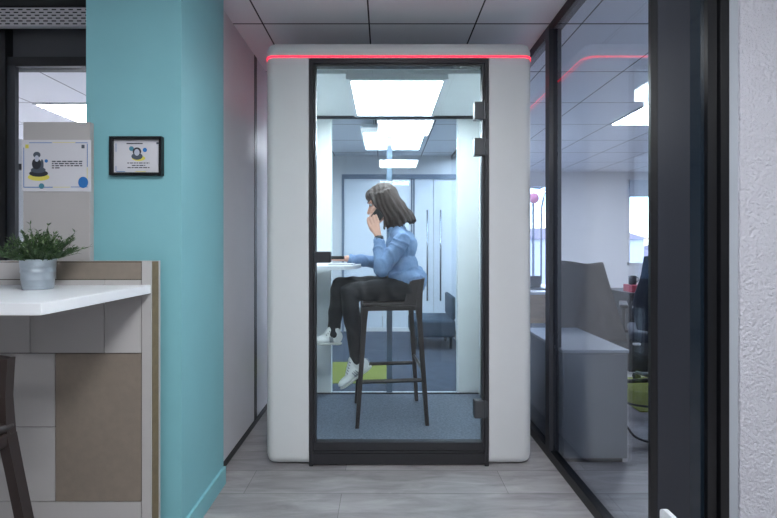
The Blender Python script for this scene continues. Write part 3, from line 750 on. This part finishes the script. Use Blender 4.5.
for i in range(150):
    ang = rl.uniform(0, 2*PI); sp = rl.random()**.6; r0 = .036*sp
    p = Vector((px_+r0*math.cos(ang), py_+r0*math.sin(ang), 1.03+.088))
    tilt = sp*1.15; hgt = rl.uniform(.07, .105)*(1-.1*sp)
    if rl.random() < .08: hgt *= 1.25
    d = Vector((math.cos(ang)*math.sin(tilt), math.sin(ang)*math.sin(tilt), math.cos(tilt))).normalized()
    pts = [p]
    for k in range(6):
        d = (d + Vector((rl.uniform(-.12, .12), rl.uniform(-.12, .12), -.03))).normalized(); pts.append(pts[-1]+d*hgt/6)
    for q in pts:
        if q.z < 1.112: q.z = 1.112
    poly_tube(bs, pts, .0009, 4)
    for k in range(1, 7):
        for j in range(3):
            dd = (d*1.0 + Vector((rl.uniform(-1, 1), rl.uniform(-1, 1), rl.uniform(-.3, .8)))).normalized()
            leafm(bm, pts[k], dd, rl.uniform(.012, .019), rl.uniform(.0018, .003), 1 if rl.random() < .25 else 0)
link('foliage', bm, None, pp, mats=[M['leaf'], M['leaf2']]); link('stems', bs, M['leaf'], pp)

# ------------------------------------------------------------------ right office
cb = empty('storage_cabinet', (1.12, 2.35, 0), 'low grey storage cabinet behind the right glass partition', 'cabinet')
bx('carcass', .955, 1.303, 2.09, 2.64, .03, .596, M['cab'], cb); bx('top', .952, 1.308, 2.08, 2.65, .597, .613, M['cabtop'], cb); bx('plinth', .97, 1.29, 2.11, 2.62, 0, .03, M['black'], cb)
bx('door', .96, 1.299, 2.082, 2.0895, .036, .59, M['cab'], cb)
def office_chair(name, x, y, rz, hb, wt, cloth, label, cloth_on, z=0):
    t = empty(name, (0, 0, 0), label, 'office chair')
    for k in range(5):
        a_ = 2*PI*k/5+.3; bm = bmesh.new(); e = Vector((.29*math.cos(a_), .29*math.sin(a_), .065)); tube(bm, (0, 0, .10), e, .022, .014)
        lg_ = link('leg', bm, M['black'], t, True)
        bm = bmesh.new(); tube(bm, e+Vector((-.018*math.sin(a_), .018*math.cos(a_), -.035)), e+Vector((.018*math.sin(a_), -.018*math.cos(a_), -.035)), .03, n=16); o = link('castor', bm, M['strap'], None, True); o.parent = lg_
    bm = bmesh.new(); tube(bm, (0, 0, .09), (0, 0, .42), .03, .025); link('column', bm, M['dark'], t, True)
    bm = bmesh.new(); box(bm, -.24, .24, -.24, .24, .42, .50, bevel=.035, seg=4); link('seat', bm, cloth, t, True)
    bm = bmesh.new(); n = 10; rows = []
    for j in range(9):
        v = j/8; wd = wt*(1-.22*v**2)*(.85+.15*math.sin(PI*min(1, v*1.4))); row = []
        for k in range(n+1):
            u = -1+2*k/n; row.append((wd*u, .24+.05*v-.05*(u*u)*-1*-1, .52+(hb-.52)*v-.02*u*u*v))
        rows.append(row)
    fr = [[bm.verts.new((p[0], p[1], p[2])) for p in r_] for r_ in rows]; bk = [[bm.verts.new((p[0], p[1]+.05, p[2])) for p in r_] for r_ in rows]
    for j in range(8):
        for k in range(n): bm.faces.new((fr[j][k], fr[j][k+1], fr[j+1][k+1], fr[j+1][k])); bm.faces.new((bk[j][k], bk[j+1][k], bk[j+1][k+1], bk[j][k+1]))
        bm.faces.new((fr[j][0], fr[j+1][0], bk[j+1][0], bk[j][0])); bm.faces.new((fr[j][n], bk[j][n], bk[j+1][n], fr[j+1][n]))
    for k in range(n): bm.faces.new((fr[8][k], fr[8][k+1], bk[8][k+1], bk[8][k])); bm.faces.new((fr[0][k], bk[0][k], bk[0][k+1], fr[0][k+1]))
    link('backrest', bm, cloth, t, True)
    bm = bmesh.new(); tube(bm, (0, .1, .44), (0, .31, .62), .02); link('back_bracket', bm, M['dark'], t)
    for s in (() if cloth_on else (-1, 1)):
        bm = bmesh.new(); box(bm, s*.27-.03, s*.27+.03, -.16, .12, .66, .69, bevel=.01); tube(bm, (s*.27, 0, .46), (s*.27, 0, .66), .014); tube(bm, (s*.2, 0, .46), (s*.27, 0, .46), .014); link('armrest', bm, M['black'], t)
    t.location = (x, y, z); t.rotation_euler.z = rz
    return t
office_chair('office_chair', 1.45, 3.17, math.radians(180), 1.02, .23, M['chair'], 'office chair under a taupe cloth just behind the grey cabinet', True)
bm = bmesh.new()   # draped jacket over that chair
nx, nz = 24, 20; A_, B_ = [], []
for j in range(nz+1):
    v = j/nz; ra, rb2 = [], []
    for k in range(nx+1):
        u = -1+2*k/nx; wd = .235+.13*v; top = 1.06-.02*u*u-.015*math.sin(3*u+1); z = top-(top-.50)*v
        y_ = 2.715-.02*v + .016*math.sin(9*u+2*v)*v + .06*u*u
        ra.append(bm.verts.new((1.385+(.175+.08*max(u, 0)*v+.05*v)*u+.02*v, y_, z))); rb2.append(bm.verts.new((1.385+(.175+.08*max(u, 0)*v+.05*v)*u+.02*v, y_+(.03), z)))
    A_.append(ra); B_.append(rb2)
for j in range(nz):
    for k in range(nx): bm.faces.new((A_[j][k], A_[j][k+1], A_[j+1][k+1], A_[j+1][k])); bm.faces.new((B_[j][k], B_[j+1][k], B_[j+1][k+1], B_[j][k+1]))
    for k in (0, nx): bm.faces.new((A_[j][k], A_[j+1][k], B_[j+1][k], B_[j][k]))
for j in (0, nz):
    for k in range(nx): bm.faces.new((A_[j][k], A_[j][k+1], B_[j][k+1], B_[j][k]))
tag(link('jacket', bm, M['jacket'], None, True), 'taupe cloth jacket hung over the high chair back behind the grey cabinet', 'jacket')
office_chair('office_chair', 2.215, 3.09, math.radians(150), 1.10, .22, M['chair'], 'dark blue high-backed office chair beside the black drawer unit', False, .0085)
# drawer unit with three white handles
dr = empty('drawer_unit', (2.5, 3.75, 0), 'black drawer unit with three white handles in the right office', 'drawer unit')
bx('carcass', 2.28, 2.78, 3.62, 4.1, 0, .73, M['black'], dr)
for k in range(3):
    z = .56-.17*k; bm = bmesh.new(); box(bm, 2.29, 2.77, 3.605, 3.619, z-.07, z+.09); d_ = link('drawer', bm, M['dark'], dr)
    bm = bmesh.new(); box(bm, 2.295, 2.36, 3.58, 3.605, z+.035, z+.055, bevel=.004); o = link('handle', bm, M['white'], None); o.parent = d_
mg = empty('mug', (2.37, 3.72, .80), 'dark mug standing on a red box above the black drawer unit', 'mug')
bm = bmesh.new(); lathe(bm, [(0, .0), (.031, .0), (.034, .01), (.034, .085), (.030, .085), (.029, .01), (0, .01)], (2.37, 3.72, .8005), 24); link('body', bm, M['mug'], mg, True)
bm = bmesh.new(); poly_tube(bm, [(2.402, 3.72, .872), (2.425, 3.72, .865), (2.427, 3.72, .84), (2.402, 3.72, .82)], .004); link('handle', bm, M['mug'], mg, True)
tag(bx('box', 2.33, 2.46, 3.66, 3.8, .7305, .80, M['red'], bevel=.004), 'small red box under the mug on the drawer unit', 'box')
# wooden desk far left of the office and its things
dk = empty('desk', (1.6, 3.9, 0), 'light oak desk seen between booth and glass mullion', 'desk')
bx('desktop', 1.25, 2.0, 3.7, 4.5, .705, .73, M['doorwhite'], dk); bx('front_panel', 1.26, 1.99, 3.71, 3.73, .22, .704, M['wood'], dk)
for x_ in (1.27, 1.95): bx('leg', x_, x_+.035, 3.74, 3.775, 0, .704, M['dark'], dk)
for x_ in (1.27, 1.95): bx('leg', x_, x_+.035, 4.44, 4.475, 0, .704, M['dark'], dk)
lp = empty('laptop', (1.52, 3.95, .73), 'open dark laptop on the light oak desk', 'laptop')
bx('base', 1.38, 1.62, 3.86, 4.03, .7305, .745, M['dark'], lp)
bm = bmesh.new(); box(bm, 1.38, 1.62, 4.03, 4.038, .745, .86); link('lid', bm, M['dark'], lp)
# cables
for i, pts in enumerate(([(1.31, 2.3, .40), (1.40, 2.32, .26), (1.56, 2.36, .20), (1.78, 2.4, .19), (2.0, 2.5, .30)], [(1.31, 2.25, .10), (1.38, 2.24, .14), (1.46, 2.26, .06), (1.6, 2.28, .015), (1.85, 2.3, .012)], [(1.31, 2.35, .36), (1.34, 2.34, .20), (1.36, 2.33, .08), (1.40, 2.3, .012)])):
    bm = bmesh.new(); P4 = [Vector(p) for p in pts]; out = []
    for k in range(len(P4)-1):
        p0, p1_, p2_, p3 = P4[max(k-1, 0)], P4[k], P4[k+1], P4[min(k+2, len(P4)-1)]
        for s in range(6):
            t = s/6; out.append(.5*((2*p1_)+(p2_-p0)*t+(2*p0-5*p1_+4*p2_-p3)*t*t+(3*p1_-p0-3*p2_+p3)*t**3))
    out.append(P4[-1]); poly_tube(bm, out, .007)
    tag(link('cable', bm, M['strap'], None, True), ['black cable looping outward from the grey cabinet side', 'black cable lying on the floor beside the grey cabinet', 'black cable hanging straight down the grey cabinet side'][i], 'cable', 'cables beside the grey cabinet')
tag(bx('rug', 1.80, 2.6, 2.74, 3.45, .0, .008, M['rug']), 'lime green carpet strip on the floor of the right office', 'rug')
tag(bx('rug', -.54, .03, 3.3, 3.9, .0045, .009, M['rug']), 'lime green carpet square on the floor behind the booth', 'rug')
tag(bx('rug', -.8, .88, 3.12, 5.3, .0, .004, M['greyrug']), 'dark grey carpet on the floor behind the booth', 'rug')
bc = empty('armchair', (.5, 4.6, 0), 'low teal grey armchair behind the booth, near the pull handles', 'armchair')
bx('seat', .30, .80, 4.35, 4.85, .14, .34, M['sofa'], bc, .03, 3); bx('backrest', .755, .80, 4.35, 4.85, .34, .60, M['sofa'], bc, .02, 3)
for x_ in (.34, .74):
    for y_ in (4.40, 4.78): bx('leg', x_, x_+.03, y_, y_+.03, .006, .14, M['dark'], bc)
# board in the foreground, lower right
fb = empty('panel_stand', (.887, 1.0, 0), 'white rounded panel corner in front of the dark jamb', 'panel')
bm = bmesh.new(); n = 8; pts = [(.78, .02), (1.245, .02)]
for k in range(n+1):
    t = (PI/2)*k/n; pts.append((1.225+.02*math.cos(t), .318+.02*math.sin(t)))
pts.append((.78, .338))
q0 = [bm.verts.new((.880, p[0], p[1])) for p in pts]; q1 = [bm.verts.new((.895, p[0], p[1])) for p in pts]
bm.faces.new(q0); bm.faces.new(q1[::-1])
for i in range(len(pts)): bm.faces.new((q0[i], q0[(i+1) % len(pts)], q1[(i+1) % len(pts)], q1[i]))
link('board', bm, M['slab'], fb)
for y_ in (.85, 1.15): bx('foot', .84, .91, y_, y_+.03, 0, .02, M['slab'], fb)

# ------------------------------------------------------------------ outside the windows
struct(bx('ground', -30, 60, 6.7, 90, -3.1, -3.0, M['ground']))
bl = [(8, 16, 24, 30, 4.0), (17, 22, 30, 36, 2.5), (23, 34, 28, 36, 3.2), (2, 7.5, 30, 38, 2.2)]
ls = ['pale low building outside, left of the sign', 'pale narrow building in the distance outside', 'pale wide building in the distance outside right', 'pale distant building outside at the left']
for i, (a_, b_, c_, d_, h_) in enumerate(bl):
    t = empty('building', ((a_+b_)/2, c_, -3), ls[i], 'building'); bx('wall', a_, b_, c_, d_, -3, h_-2.4, M['outside'], t)
    bm = bmesh.new(); v = [bm.verts.new(p) for p in ((a_-.2, c_-.2, h_-2.4), (b_+.2, c_-.2, h_-2.4), (b_+.2, d_+.2, h_-2.4), (a_-.2, d_+.2, h_-2.4), (a_, (c_+d_)/2, h_-1.6), (b_, (c_+d_)/2, h_-1.6))]
    for f in ((0, 1, 5, 4), (2, 3, 4, 5), (1, 2, 5), (3, 0, 4), (0, 3, 2, 1)): bm.faces.new([v[i_] for i_ in f])
    link('roof', bm, M['rooft'], t)
sg = empty('round_sign', (4.6, 12, -3), 'round pink sign on a pole outside the far window', 'sign')
bm = bmesh.new(); tube(bm, (4.615, 12, 2.64), (4.615, 12.04, 2.64), .16, n=28); link('disc', bm, M['pink'], sg, True)
bm = bmesh.new(); tube(bm, (4.615, 12.06, -3), (4.615, 12.06, 2.6), .035); link('pole', bm, M['pole'], sg, True)
lpst = empty('lamp_post', (4.82, 12, -3), 'thin bent post outside beside the round pink sign', 'post')
bm = bmesh.new(); poly_tube(bm, [(4.84, 12, -3), (4.84, 12, 2.3), (4.9, 12, 2.6), (5.0, 12, 3.0), (4.8, 12, 2.95), (4.4, 12, 2.98)], .03); link('post', bm, M['pole'], lpst, True)
